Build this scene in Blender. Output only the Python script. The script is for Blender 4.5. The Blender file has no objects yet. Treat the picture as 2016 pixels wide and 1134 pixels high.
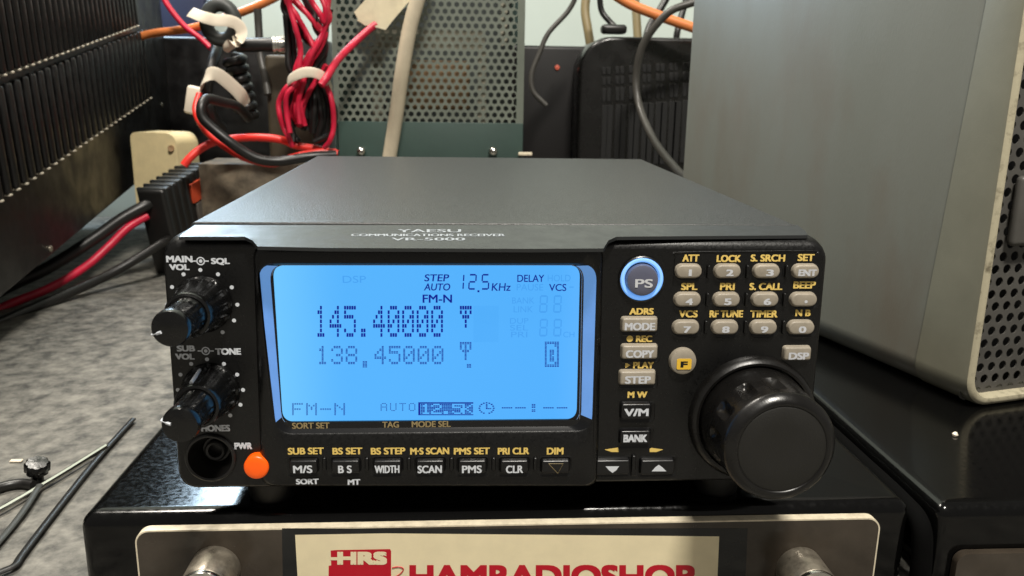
import bpy, bmesh, math, random
from mathutils import Vector as V, Matrix
rnd = random.Random(7)
SC = bpy.context.scene
COL = SC.collection
PI = math.pi
MM = 0.001                      # everything below is written in millimetres

# ------------------------------------------------------------------ camera
CP = V((-11.8567, -215.5988, 109.8363)); PT, YW, RL, FP = 0.2402, 0.0657, 0.016, 1658.18
F = V((math.sin(YW)*math.cos(PT), math.cos(YW)*math.cos(PT), -math.sin(PT)))
R0 = V((math.cos(YW), -math.sin(YW), 0)); U0 = R0.cross(F)
CR = R0*math.cos(RL) + U0*math.sin(RL); CU = -R0*math.sin(RL) + U0*math.cos(RL)
cd = bpy.data.cameras.new('camera'); cam = bpy.data.objects.new('camera', cd); COL.objects.link(cam)
M = Matrix((( CR.x, CU.x, -F.x, CP.x*MM), (CR.y, CU.y, -F.y, CP.y*MM), (CR.z, CU.z, -F.z, CP.z*MM), (0, 0, 0, 1)))
cam.matrix_world = M
cd.sensor_fit = 'HORIZONTAL'; cd.sensor_width = 36; cd.lens = FP/2016*36
cd.clip_start = 0.01; cd.clip_end = 50
cd.dof.use_dof = True; cd.dof.focus_distance = 0.245; cd.dof.aperture_fstop = 34
SC.camera = cam

# ------------------------------------------------------------------ light
w = bpy.data.worlds.new('World'); SC.world = w; w.use_nodes = True
w.node_tree.nodes['Background'].inputs[0].default_value = (1.0, 0.95, 0.87, 1)
w.node_tree.nodes['Background'].inputs[1].default_value = 0.20

def lamp(name, loc, target, size, power, color, size_y=None):
    l = bpy.data.lights.new(name, 'AREA'); l.energy = power; l.color = color; l.size = size*MM
    if size_y: l.shape = 'RECTANGLE'; l.size_y = size_y*MM
    o = bpy.data.objects.new(name, l); COL.objects.link(o)
    o.location = V(loc)*MM
    o.rotation_euler = (V(target)-V(loc)).to_track_quat('-Z', 'Y').to_euler()
    return o
lamp('ceiling_lamp', (-430, 380, 1150), (0, 120, 0), 420, 15, (1.0, 0.93, 0.83), 160)
lamp('room_lamp', (150, -560, 1250), (0, 150, 0), 240, 26, (1.0, 0.95, 0.86), 110)
lamp('window_light', (-340, 690, 320), (-40, 110, 60), 260, 5.0, (0.62, 0.82, 1.0), 150)
SC.view_settings.view_transform = 'Standard'; SC.view_settings.look = 'None'
SC.view_settings.exposure = 0; SC.view_settings.gamma = 1
SC.view_settings.use_curve_mapping = False

# ------------------------------------------------------------------ pixel helpers (give real 3D points)
def ray(px, py): return F + CR*((px-1008)/FP) - CU*((py-567)/FP)
def onz(px, py, Z): d = ray(px, py); return CP + d*((Z-CP.z)/d.z)
def ony(px, py, Y): d = ray(px, py); return CP + d*((Y-CP.y)/d.y)
def onplane(px, py, P, N): d = ray(px, py); return CP + d*((P-CP).dot(N)/d.dot(N))

# ------------------------------------------------------------------ materials
def S(c):   # sRGB 0-255 -> linear
    return tuple(((v/255)/12.92 if v/255 <= .04045 else ((v/255+.055)/1.055)**2.4) for v in c)
def mat(name, col, rough=.5, metal=0, spec=.5, var=0, vscale=60, bump=0, bscale=400, rvar=0, col2=None, v2=(.35, .65), coat=0, detail=6, emit=None, es=0, stretch=None):
    m = bpy.data.materials.new(name); m.use_nodes = True
    nt = m.node_tree; b = nt.nodes['Principled BSDF']; L = nt.links
    c = S(col)
    b.inputs['Base Color'].default_value = (*c, 1); b.inputs['Roughness'].default_value = rough
    b.inputs['Metallic'].default_value = metal; b.inputs['Specular IOR Level'].default_value = spec
    b.inputs['Coat Weight'].default_value = coat
    if emit: b.inputs['Emission Color'].default_value = (*S(emit), 1); b.inputs['Emission Strength'].default_value = es
    if var or bump or rvar or col2:
        tc = nt.nodes.new('ShaderNodeTexCoord'); src = tc.outputs['Object']
        if stretch:
            mp = nt.nodes.new('ShaderNodeMapping'); mp.inputs['Scale'].default_value = stretch
            L.new(src, mp.inputs['Vector']); src = mp.outputs['Vector']
    if var or col2:
        n = nt.nodes.new('ShaderNodeTexNoise'); n.inputs['Scale'].default_value = vscale; n.inputs['Detail'].default_value = detail
        n.inputs['Roughness'].default_value = .65
        L.new(src, n.inputs['Vector'])
        r = nt.nodes.new('ShaderNodeValToRGB'); r.color_ramp.elements[0].position = v2[0]; r.color_ramp.elements[1].position = v2[1]
        k2 = S(col2) if col2 else tuple(min(1, x*(1+var)) for x in c); k1 = c if col2 else tuple(x*(1-var) for x in c)
        r.color_ramp.elements[0].color = (*k1, 1); r.color_ramp.elements[1].color = (*k2, 1)
        L.new(n.outputs['Fac'], r.inputs['Fac']); L.new(r.outputs['Color'], b.inputs['Base Color'])
    if rvar:
        n2 = nt.nodes.new('ShaderNodeTexNoise'); n2.inputs['Scale'].default_value = vscale*1.7; n2.inputs['Detail'].default_value = 8
        L.new(src, n2.inputs['Vector'])
        mr = nt.nodes.new('ShaderNodeMapRange'); mr.inputs[1].default_value = .35; mr.inputs[2].default_value = .65
        mr.inputs[3].default_value = max(.02, rough-rvar); mr.inputs[4].default_value = rough+rvar
        L.new(n2.outputs['Fac'], mr.inputs[0]); L.new(mr.outputs[0], b.inputs['Roughness'])
    if bump:
        n3 = nt.nodes.new('ShaderNodeTexNoise'); n3.inputs['Scale'].default_value = bscale; n3.inputs['Detail'].default_value = 4
        L.new(src, n3.inputs['Vector'])
        bp = nt.nodes.new('ShaderNodeBump'); bp.inputs['Strength'].default_value = bump; bp.inputs['Distance'].default_value = .0005
        L.new(n3.outputs['Fac'], bp.inputs['Height']); L.new(bp.outputs['Normal'], b.inputs['Normal'])
    return m
X = {}
X['panel'] = mat('black_textured_plastic', (9, 9, 9), .34, bump=.07, bscale=2200, rvar=.07, vscale=900, col2=(56, 54, 50), v2=(.70, .82))
X['case'] = mat('dark_grey_painted_steel', (30, 31, 31), .38, bump=.4, bscale=1900, col2=(62, 63, 63), v2=(.38, .66), vscale=1300, rvar=.06)
X['trim'] = mat('dark_grey_satin_trim', (42, 44, 45), .36, bump=.05, bscale=2500, rvar=.06, vscale=120)
X['knob'] = mat('black_knob_plastic', (12, 12, 12), .24, bump=.04, bscale=900, rvar=.10, vscale=250)
X['dial'] = mat('black_dial_rubber', (16, 15, 14), .28, bump=.06, bscale=1800, rvar=.08, vscale=90)
X['dialface'] = mat('black_dial_face', (26, 25, 22), .5, bump=.15, bscale=2600, rvar=.06, vscale=60)
X['gap'] = mat('black_recess', (10, 10, 11), .5)
X['keygrey'] = mat('taupe_grey_key', (154, 145, 130), .42, var=.10, vscale=300, bump=.06, bscale=1500)
X['keyblack'] = mat('black_key', (16, 16, 17), .30, bump=.05, bscale=1500)
X['psface'] = mat('dark_grey_button', (92, 94, 112), .22, coat=.3)
X['white'] = mat('white_ink', (212, 216, 222), .5)
X['gold'] = mat('yellow_ink', (232, 200, 110), .5)
X['olddgold'] = mat('dull_gold_ink', (150, 132, 92), .5)
X['goldkey'] = mat('yellow_printed_square', (236, 190, 60), .45)
X['legend'] = mat('pale_grey_ink', (205, 207, 212), .5)
X['orange'] = mat('orange_power_button', (255, 96, 10), .35, emit=(255, 90, 10), es=.18)
X['ring'] = mat('lit_blue_ring', (140, 180, 240), .3, emit=(112, 176, 255), es=.72)
X['lcd'] = mat('backlit_lcd', (10, 20, 40), .12, emit=(82, 174, 255), es=1.0, spec=.25)
def lcd_glow(m):
    nt = m.node_tree; b = nt.nodes['Principled BSDF']; tc = nt.nodes.new('ShaderNodeTexCoord'); sp = nt.nodes.new('ShaderNodeSeparateXYZ')
    nt.links.new(tc.outputs['Object'], sp.inputs[0])
    mr = nt.nodes.new('ShaderNodeMapRange'); mr.inputs[1].default_value = -.066; mr.inputs[2].default_value = .022
    r = nt.nodes.new('ShaderNodeValToRGB'); r.color_ramp.interpolation = 'EASE'
    r.color_ramp.elements[0].color = (*S((116, 202, 255)), 1); r.color_ramp.elements[1].color = (*S((86, 180, 253)), 1); r.color_ramp.elements[1].position = .30
    e = r.color_ramp.elements.new(.9); e.color = (*S((82, 176, 252)), 1); e = r.color_ramp.elements.new(1); e.color = (*S((92, 180, 255)), 1)
    nt.links.new(sp.outputs['X'], mr.inputs[0]); nt.links.new(mr.outputs[0], r.inputs[0]); nt.links.new(r.outputs[0], b.inputs['Emission Color'])
lcd_glow(X['lcd'])
X['ghost'] = mat('faint_lcd_segment', (10, 20, 40), .12, emit=(72, 163, 243), es=.98, spec=.25)
X['seg'] = mat('dark_blue_lcd_segment', (8, 12, 60), .3, emit=(14, 30, 150), es=.9, spec=.2)
X['ghostblock'] = mat('faint_lcd_block', (10, 20, 40), .12, emit=(80, 174, 250), es=1.0, spec=.25)
X['rimblue'] = mat('rim_reflection_glow', (70, 100, 160), .25, emit=(108, 164, 228), es=.62, var=.2, vscale=80)  # emission stands in for the lit display mirrored in the walls
X['rimblack'] = mat('gloss_black_bezel', (14, 15, 18), .2)
X['silver'] = mat('silver_line', (190, 195, 205), .25, metal=1)
X['gloss'] = mat('gloss_black_lacquer', (6, 6, 6), .15, rvar=.06, col2=(92, 88, 82), v2=(.76, .82), vscale=380, spec=.35,  bump=.03, bscale=120)
X['plate'] = mat('brown_anodised_plate', (62, 55, 47), .2, var=.25, vscale=45, rvar=.10, bump=.04, bscale=600)
X['film'] = mat('dark_clear_film', (30, 31, 31), .20, var=.3, vscale=60, rvar=.08, bump=.10, bscale=50)
X['cream'] = mat('worn_cream_edge', (196, 184, 160), .5, col2=(228, 216, 190), vscale=250, v2=(.3, .6))
X['sticker'] = mat('cream_sticker', (238, 224, 186), .45, var=.04, vscale=120, bump=.02, bscale=200)
X['red'] = mat('red_print', (190, 14, 38), .4)
X['steel'] = mat('aged_aluminium', (150, 142, 128), .38, metal=.75, var=.25, vscale=220, rvar=.12, bump=.08, bscale=700)
X['brightsteel'] = mat('bright_metal', (210, 208, 200), .22, metal=1)
X['table'] = mat('stained_grey_tabletop', (60, 59, 56), .70, col2=(132, 129, 121), vscale=120, v2=(.34, .68), bump=.12, bscale=700, detail=6)
X['wall'] = mat('pale_green_wall', (204, 216, 208), .7, var=.04, vscale=6, bump=.05, bscale=60)
X['cab'] = mat('grey_olive_hammered_paint', (112, 107, 96), .45, col2=(116, 117, 108), vscale=22, v2=(.30, .52), bump=.10, bscale=1300, rvar=.06, stretch=(1, 1, .35))
X['bezel'] = mat('khaki_grey_bezel', (120, 118, 103), .42, var=.10, vscale=20, bump=.06, bscale=1300)
X['worn'] = mat('worn_pale_rim', (186, 178, 152), .5, col2=(120, 112, 92), vscale=160, v2=(.52, .68), bump=.2, bscale=700)
X['grille'] = mat('dark_grey_grille', (84, 82, 78), .45, var=.15, vscale=60)
X['dark'] = mat('dark_inside', (14, 14, 14), .7)
X['amp'] = mat('black_anodised_amp', (12, 11, 11), .40, rvar=.10, vscale=40, bump=.05, bscale=700)
X['fin'] = mat('black_fin', (15, 14, 14), .40, rvar=.1, vscale=120)
X['fintip'] = mat('pale_fin_tip', (205, 196, 178), .4, metal=.3)  # paler than the fins, for the small block at each lower end
X['mesh'] = mat('olive_green_mesh', (104, 110, 100), .5, var=.15, vscale=22)
X['teal'] = mat('dark_teal_paint', (46, 66, 60), .5, var=.10, vscale=25, bump=.08, bscale=700)
X['brown'] = mat('brown_transformer', (140, 112, 80), .6, var=.2, vscale=50)
X['inner'] = mat('grey_inner_bracket', (150, 146, 130), .5)
X['inside'] = mat('dark_chassis_inside', (38, 44, 42), .6)
X['redwire'] = mat('red_wire', (192, 28, 58), .42, var=.15, vscale=90)
X['redwire2'] = mat('bright_red_wire', (222, 52, 44), .38)
X['blackwire'] = mat('black_wire', (26, 25, 24), .38)
X['greywire'] = mat('dark_grey_wire', (62, 60, 56), .42)
X['whitecable'] = mat('dirty_white_cable', (196, 184, 160), .5, var=.08, vscale=80)
X['orangecable'] = mat('orange_cable', (222, 130, 72), .45)
X['khaki'] = mat('khaki_cable', (132, 118, 84), .5)
X['tie'] = mat('off_white_tie', (228, 216, 196), .45)
X['tape'] = mat('cream_tape', (224, 213, 182), .6, var=.08, vscale=90, bump=.2, bscale=160)
X['block'] = mat('cream_plastic', (222, 204, 158), .5, var=.07, vscale=90)
X['ribblack'] = mat('black_ribbed_plastic', (34, 36, 36), .38, bump=.1, bscale=900)
X['lampred'] = mat('dull_red_lamp', (212, 104, 84), .4)
X['dirt'] = mat('mottled_brown_card', (70, 62, 50), .7, col2=(118, 106, 88), vscale=70)
X['mattblack'] = mat('matt_black_rubber', (5, 5, 5), .9, spec=.08)
X['socket'] = mat('black_socket_plastic', (26, 25, 24), .3, bump=.05, bscale=900)
X['dimink'] = mat('dim_grey_ink', (140, 146, 152), .5)
X['navy'] = mat('navy_box', (34, 40, 66), .45)
X['speaker'] = mat('black_speaker_plastic', (24, 23, 22), .28, bump=.08, bscale=1200, rvar=.06, vscale=50)
X['brownbox'] = mat('dark_brown_box', (15, 12, 12), .5)
X['orangelabel'] = mat('orange_label', (196, 74, 42), .5)
X['greylabel'] = mat('grey_label', (86, 80, 74), .5)
X['khakidark'] = mat('dark_olive', (62, 54, 40), .55, var=.2, vscale=60)
X['ferrite'] = mat('dark_grey_ferrite', (58, 60, 58), .5)

# ------------------------------------------------------------------ object helpers
def obj(name, vs, fs, m, parent=None, smooth=40):
    me = bpy.data.meshes.new(name); me.from_pydata([tuple(V(v)*MM) for v in vs], [], fs)
    bm = bmesh.new(); bm.from_mesh(me); bmesh.ops.delete(bm, geom=[v for v in bm.verts if not v.link_faces], context='VERTS'); bmesh.ops.recalc_face_normals(bm, faces=bm.faces); bm.to_mesh(me); bm.free()
    me.materials.append(X[m]); me.update()
    if smooth:
        me.polygons.foreach_set('use_smooth', [True]*len(me.polygons)); me.set_sharp_from_angle(angle=math.radians(smooth))
    o = bpy.data.objects.new(name, me); COL.objects.link(o)
    if parent: o.parent = parent
    return o
def thing(name, label, cat, group=None, loc=(0, 0, 0)):
    # Empty at the thing's base; the children are written in world millimetres
    o = bpy.data.objects.new(name, None); COL.objects.link(o); o.empty_display_size = .01
    return tag(o, label, cat, group)
def tag(o, label, cat, group=None):
    o['label'] = label; o['category'] = cat
    if group: o['group'] = group
    return o
class G:                        # geometry gatherer
    def __init__(s): s.v = []; s.f = []
    def add(s, vs, fs):
        k = len(s.v); s.v += [V(v) for v in vs]; s.f += [[i+k for i in f] for f in fs]; return s
    def make(s, name, m, parent=None, smooth=40): return obj(name, s.v, s.f, m, parent, smooth)
def loft(rings, cap0=True, cap1=True, closed=True):
    vs, fs = [], []; n = len(rings[0])
    for r in rings: vs += list(r)
    for i in range(len(rings)-1):
        for j in range(n if closed else n-1):
            a = i*n+j; b = i*n+(j+1) % n; fs.append([a, b, b+n, a+n])
    if cap0: fs.append(list(range(n))[::-1])
    if cap1: fs.append([(len(rings)-1)*n+j for j in range(n)])
    return vs, fs
def rr(cx, cy, w, h, r, n=6):   # rounded rectangle, list of 2D points; r may be 4 radii (tr, tl, bl, br)
    rs = r if isinstance(r, (tuple, list)) else (r,)*4
    pts = []
    for k, (sx, sy) in enumerate(((1, 1), (-1, 1), (-1, -1), (1, -1))):
        q = max(.001, min(rs[k], w/2-.001, h/2-.001))
        for i in range(n+1):
            a = (k+i/n)*PI/2
            pts.append((cx+sx*(w/2-q)+q*math.cos(a), cy+sy*(h/2-q)+q*math.sin(a)))
    return pts
def box(c, sx, sy, sz, ax=None, bev=0, seg=3):
    # box of given size on axes ax (3 vectors), bevelled
    ax = ax or (V((1, 0, 0)), V((0, 1, 0)), V((0, 0, 1)))
    bm = bmesh.new(); bmesh.ops.create_cube(bm, size=1)
    for v in bm.verts: v.co = V((v.co.x*sx, v.co.y*sy, v.co.z*sz))
    if bev: bmesh.ops.bevel(bm, geom=bm.edges[:], offset=bev, segments=seg, profile=.5, affect='EDGES')
    bm.verts.index_update()
    c = V(c)
    vs = [c + ax[0]*v.co.x + ax[1]*v.co.y + ax[2]*v.co.z for v in bm.verts]; fs = [[v.index for v in f.verts] for f in bm.faces]
    bm.free(); return vs, fs
def spline(pts, n=8):
    P = [V(p) for p in pts]
    if len(P) < 3: return [P[0].lerp(P[-1], i/n) for i in range(n+1)]
    out = []
    for i in range(len(P)-1):
        a = P[i-1] if i else P[0]*2-P[1]; b = P[i]; c = P[i+1]; d = P[i+2] if i+2 < len(P) else P[-1]*2-P[-2]
        for k in range(n):
            t = k/n
            out.append(.5*((2*b)+(c-a)*t+(2*a-5*b+4*c-d)*t*t+(3*b-3*c+d-a)*t**3))
    out.append(P[-1]); return out
def tube(pts, r, seg=10, n=8, flat=None):
    # round tube; flat=(width, thickness, widthdir) makes a ribbon with rounded edges
    P = spline(pts, n); rings = []; up = None
    for i, p in enumerate(P):
        t = (P[min(i+1, len(P)-1)]-P[max(i-1, 0)]).normalized()
        if flat:
            a = (flat[2]-t*flat[2].dot(t)).normalized(); b = t.cross(a)
            rings.append([p+a*(math.cos(q)*flat[0]/2)+b*(math.sin(q)*flat[1]/2) for q in [2*PI*k/seg for k in range(seg)]])
        else:
            if up is None: up = t.orthogonal().normalized()
            up = (up-t*up.dot(t)).normalized(); b = t.cross(up)
            rq = r if not callable(r) else r(i/(len(P)-1))
            rings.append([p+up*(math.cos(q)*rq)+b*(math.sin(q)*rq) for q in [2*PI*k/seg for k in range(seg)]])
    return loft(rings)
def lathe(c, axis, prof, seg=48, fr=None, mod=None, cap0=True, cap1=True):
    # prof: (r, w) along axis from c
    axis = V(axis).normalized(); a = fr.normalized() if fr else axis.orthogonal().normalized(); a = (a-axis*a.dot(axis)).normalized(); b = axis.cross(a)
    rings = []
    for (r, q) in prof:
        ring = []
        for k in range(seg):
            t = 2*PI*k/seg; rq = mod(r, q, t) if mod else r
            ring.append(V(c)+axis*q+a*(rq*math.cos(t))+b*(rq*math.sin(t)))
        rings.append(ring)
    return loft(rings, cap0, cap1)
_tc = {}
def glyphs(s, bold):
    k = (s, bold)
    if k in _tc: return _tc[k]
    cu = bpy.data.curves.new('t', 'FONT'); cu.body = s; cu.offset = bold; cu.resolution_u = 5
    o = bpy.data.objects.new('t', cu); COL.objects.link(o)
    dg = bpy.context.evaluated_depsgraph_get(); me = bpy.data.meshes.new_from_object(o.evaluated_get(dg))
    vs = [(v.co.x, v.co.y) for v in me.vertices]; fs = [list(p.vertices) for p in me.polygons]
    bpy.data.objects.remove(o); bpy.data.curves.remove(cu); bpy.data.meshes.remove(me)
    x0 = min(v[0] for v in vs); x1 = max(v[0] for v in vs); y0 = min(v[1] for v in vs); y1 = max(v[1] for v in vs)
    vs = [((v[0]-x0)/(x1-x0)-.5, (v[1]-y0)/(y1-y0)-.5) for v in vs]
    _tc[k] = (vs, fs); return vs, fs

# ------------------------------------------------------------------ setting: table and wall
TZ = -36
vs = [(-1500, -700, TZ), (1500, -700, TZ), (1500, 700, TZ), (-1500, 700, TZ)]
o = obj('table', *box((0, 0, TZ-12), 2600, 1396, 24, bev=2), 'table'); o['kind'] = 'structure'
o = obj('wall', *box((0, 730, 600), 4000, 40, 2600), 'wall'); o['kind'] = 'structure'

# ------------------------------------------------------------------ the receiver
TL = math.atan(.0341)
PV = V((0, math.sin(TL), math.cos(TL))); PN = V((0, -math.cos(TL), math.sin(TL))); PX = V((1, 0, 0))
def L(u, v, wv=0): return PX*u + PV*v + PN*wv
def uv(px, py, wv=0):
    p = onplane(px, py, PN*wv, PN); q = p-PN*wv
    return q.x, q.dot(PV)
def scale_at(px, py, wv=0):     # mm per pixel, horizontally and vertically
    a = uv(px-5, py, wv); b = uv(px+5, py, wv); c = uv(px, py-5, wv); d = uv(px, py+5, wv)
    return (b[0]-a[0])/10, (c[1]-d[1])/10
RX = thing('communications_receiver', 'black desktop radio receiver with lit blue display, keypad and big tuning dial', 'radio')

def shell_ring(y, hw, zt, zb, r):
    return [V((p[0], y + .0341*p[1]*(1 if y < 10 else (14-y)/4 if y < 14 else 0), p[1])) for p in rr(0, (zt+zb)/2, 2*hw, zt-zb, r, 8)]
rings = [shell_ring(14.5, 84, 70.9, 1, 4), shell_ring(9, 85.8, 70.8, .5, 4.4), shell_ring(5.2, 87.2, 70.5, .1, 4.8), shell_ring(3.4, 87.8, 70.15, 0, 5), shell_ring(1.9, 88.0, 69.6, .1, 5),
         shell_ring(.8, 87.9, 68.8, .3, 4.8), shell_ring(.2, 87.5, 67.9, .8, 4.4), shell_ring(0, 87.0, 67.1, 1.3, 3.9)]
def capped_with_hole(vs, fs, outer, hole):
    # front face between the outer loop and a round hole
    bm = bmesh.new(); a = [bm.verts.new(p) for p in outer]; b = [bm.verts.new(p) for p in hole]
    es = [bm.edges.new((l[i], l[(i+1) % len(l)])) for l in (a, b) for i in range(len(l))]
    bmesh.ops.triangle_fill(bm, edges=es, use_beauty=True); bm.verts.index_update()
    k = len(vs); out = list(vs)+[v.co.copy() for v in bm.verts]; ff = list(fs)+[[v.index+k for v in f.verts] for f in bm.faces]; bm.free()
    return out, ff
u, v = uv(415, 900); SOCK = L(u, v)
q1, q2 = loft(rings, True, False)
hole = [L(u+5.9*math.cos(2*PI*k/40), v+5.9*math.sin(2*PI*k/40)) for k in range(40)]
obj('front_panel', *capped_with_hole(q1, q2, rings[-1], hole), 'panel', RX)
PANEL = RX.children[0]
# steel case behind the panel
cs = [V((p[0], y, p[1])) for y in () for p in ()]
def case_ring(y, hw, zt): return [V((p[0], y, p[1])) for p in rr(0, (zt+2)/2, 2*hw, zt-2, 1.6, 4)]
obj('case', *loft([case_ring(13.2, 83.6, 71.6), case_ring(13.5, 83.9, 71.9), case_ring(218.6, 83.6, 71.9), case_ring(219, 83.3, 71.6)]), 'case', RX)
# grey trim strip between case and panel, carrying the name
def trim_pt(px, py, dz=0):
    # strip falls from z 71.75 at the seam to 69.9 at the front
    P = V((0, 13.2, 71.75)); N = V((0, -1.75, 13.2+2.2)).normalized()
    return onplane(px, py, P+N*dz, N)
edge = [(383, 443), (1570, 443), (1586, 455), (1590, 463), (1214, 466), (1198, 473), (1188, 489), (1040, 490), (845, 489), (640, 488), (507, 485), (497, 473), (482, 466), (352, 466), (364, 456)]
top = [trim_pt(*e) for e in edge]; low = [p - V((0, 0, .9)) for p in top]
obj('name_strip', *loft([low, top]), 'trim', RX, 30)
STRIP = RX.children[-1]

def text(s, px, py, wpx, hpx, m, parent, name='lettering', wv=.2, bold=.03, skew=0, gath=None):
    u, v = uv(px, py, wv); a, b = scale_at(px, py, wv)
    vs, fs = glyphs(s, 0); q = bold*27; gg = gath or G()
    W, H = wpx-2*q, hpx-q
    for k, (dx, dy) in enumerate(((-q, -q*.5), (q, -q*.5), (-q, q*.5), (q, q*.5))):      # the stroke is thickened by four close copies
        h = wv+k*.004
        gg.add([L(u+((x+skew*y)*W+dx)*a, v+(y*H+dy)*b, h) for x, y in vs], fs)
    return None if gath else gg.make(name, m, parent, 0)

def key_solid(px, py, wpx, hpx, rpx, w0, w1, bev, m, parent, name, taper=.25, seg=6):
    u, v = uv(px, py, w1); a, b = scale_at(px, py, w1)
    W, H, r = wpx*a, hpx*b, rpx*a
    rings = []
    for (ins, wv) in ((-taper, w0), (0, w1-bev), (bev*.15, w1-bev*.5), (bev*.45, w1-bev*.15), (bev*1.0, w1)):
        rings.append([L(x, y, wv) for x, y in rr(u, v, W-2*ins, H-2*ins, max(r-ins, .05), seg)])
    return obj(name, *loft(rings), m, parent)
def well(px, py, wpx, hpx, rpx, wv, parent, m='gap', lip=.12, name='key_well'):
    # shallow moulded surround: a low raised lip with a dark floor
    u, v = uv(px, py, wv); a, b = scale_at(px, py, wv)
    W, H, r = wpx*a, hpx*b, rpx*a
    rings = [[L(x, y, q) for x, y in rr(u, v, W+2*i, H+2*i, r+i, 6)] for i, q in ((.55, wv-.05), (.3, wv+lip), (.1, wv+lip), (0, wv+.04))]
    return obj(name, *loft(rings), m, parent)

# ---- raised centre block with display window
BW = 2.2
def pxring(corners, wv, r, n=7):
    # corners tl, tr, br, bl in pixels -> rounded quad on the plane
    q = [V((*uv(x, y, wv), 0)) for x, y in corners]
    out = []
    for i in range(4):
        p = q[i]; a = (q[i-1]-p).normalized(); b = (q[(i+1) % 4]-p).normalized()
        s, e = p+a*r, p+b*r
        for k in range(n+1):
            t = k/n; c = (s*(1-t)**2+p*2*t*(1-t)*1.0+e*t*t); out.append(L(c.x, c.y, wv))
    return out
OUT0 = [(498, 482), (1188, 482), (1176, 957), (515, 957)]
OUT1 = [(503, 484), (1183, 484), (1170, 953), (522, 953)]
WA = [(504, 518), (1179, 518), (1168, 852), (541, 858)]      # opening at the face
WA1 = [(507, 520), (1175, 520), (1165, 848), (545, 854)]
WB = [(530, 521), (1150, 521), (1144, 838), (556, 843)]      # rim inner edge
WC = [(537, 522), (1142, 522), (1135, 825), (557, 830)]      # glass edge
g = G(); g.add(*loft([[p-PN*3 for p in pxring(OUT0, -.2, 3.5)], pxring(OUT0, -.2, 3.5), pxring(OUT0, BW-1.7, 3.5), pxring([(500, 484), (1186, 484), (1174, 955), (517, 955)], BW-.8, 3.4), pxring([(504, 489), (1182, 489), (1171, 955), (520, 955)], BW-.25, 3.2), pxring([(509, 498), (1178, 498), (1166, 954), (525, 954)], BW, 3), pxring(WA, BW, 4.6), pxring(WA1, BW-.35, 4.5)], False, False))
g.make('display_surround', 'panel', RX)
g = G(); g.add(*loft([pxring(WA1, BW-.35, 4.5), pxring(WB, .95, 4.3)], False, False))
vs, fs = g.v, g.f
# side walls of the window carry the display's reflection as a painted blue glow; top and bottom walls are black
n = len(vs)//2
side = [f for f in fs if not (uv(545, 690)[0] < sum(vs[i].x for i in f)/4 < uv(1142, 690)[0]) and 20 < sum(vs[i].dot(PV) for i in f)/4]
rest = [f for f in fs if f not in side]
DISP = obj('display', *loft([pxring(WC, .05, 3.2), pxring(WC, .34, 3.2)]), 'lcd', RX)
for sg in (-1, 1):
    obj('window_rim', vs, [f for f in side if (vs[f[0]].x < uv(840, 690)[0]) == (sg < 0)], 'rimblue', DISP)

obj('window_frame', vs, rest, 'rimblack', DISP)
obj('inner_bezel', *loft([pxring(WB, .95, 4.3), pxring([(533, 521.5), (1147, 521.5), (1142, 834), (555, 839)], .85, 3.9), pxring(WC, .6, 3.2), pxring(WC, .2, 3.2)], False, False), 'rimblack', DISP)
c = pxring([(533, 522), (1146.5, 522), (1141, 833), (555, 838)], .88, 3.8, 7)
obj('silver_trim', *tube(c[1:-1]+[c[-1]], .10, 6, 2), 'silver', DISP)

LW = .39                          # LCD ink plane
def lcdq(px0, py0, px1, py1, g, sk=0):
    a = uv(px0+sk, py0, LW); b = uv(px1+sk, py0, LW); c = uv(px1, py1, LW); d = uv(px0, py1, LW)
    g.add([L(*a, LW), L(*b, LW), L(*c, LW), L(*d, LW)], [[0, 1, 2, 3]])
FONT = {
 '1': ['..#..', '.##..', '..#..', '..#..', '..#..', '..#..', '.###.'], '4': ['...#.', '..##.', '.#.#.', '#..#.', '#####', '...#.', '...#.'],
 '5': ['#####', '#....', '####.', '....#', '....#', '#...#', '.###.'], '0': ['.###.', '#...#', '#..##', '#.#.#', '##..#', '#...#', '.###.'],
 '3': ['.###.', '#...#', '....#', '..##.', '....#', '#...#', '.###.'], '8': ['.###.', '#...#', '#...#', '.###.', '#...#', '#...#', '.###.'],
 '.': ['.....', '.....', '.....', '.....', '.....', '.##..', '.##..'], 'F': ['#####', '#....', '#....', '####.', '#....', '#....', '#....'],
 'M': ['#...#', '##.##', '#.#.#', '#.#.#', '#...#', '#...#', '#...#'], '-': ['.....', '.....', '.....', '#####', '.....', '.....', '.....'],
 'N': ['#...#', '##..#', '#.#.#', '#..##', '#...#', '#...#', '#...#'], 'A': ['.###.', '#...#', '#...#', '#####', '#...#', '#...#', '#...#'],
 'U': ['#...#', '#...#', '#...#', '#...#', '#...#', '#...#', '.###.'], 'T': ['#####', '..#..', '..#..', '..#..', '..#..', '..#..', '..#..'],
 'O': ['.###.', '#...#', '#...#', '#...#', '#...#', '#...#', '.###.'], '2': ['.###.', '#...#', '....#', '..##.', '.#...', '#....', '#####'],
 'k': ['#...#', '#..#.', '#.#..', '##...', '#.#..', '#..#.', '#...#'],
 'Y': ['#####', '#.#.#', '.###.', '..#..', '..#..', '.....', '.....'], 'y': ['#####', '#.#.#', '#.#.#', '.###.', '..#..', '..#..', '..#..']}
def cx_(c): return 500+c*.35282
def cy_(c): return 430+c*.35282
def chars(s, x0, pitch, dx, y0, dy, g, split=1, fill=(.80, .80), inv=False, rows=7):
    for k, ch in enumerate(s):
        if ch == ' ': continue
        pat = FONT[ch]
        for r in range(rows):
            for q in range(5):
                on = pat[r][q] == '#'
                if on == inv: continue
                X0 = x0+k*pitch+q*dx; Y0 = y0+r*dy
                for h in range(split):
                    yy = Y0+h*dy/split
                    lcdq(cx_(X0), cy_(yy), cx_(X0+dx*fill[0]), cy_(yy+dy/split*fill[1]), g)
g = G()
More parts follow.
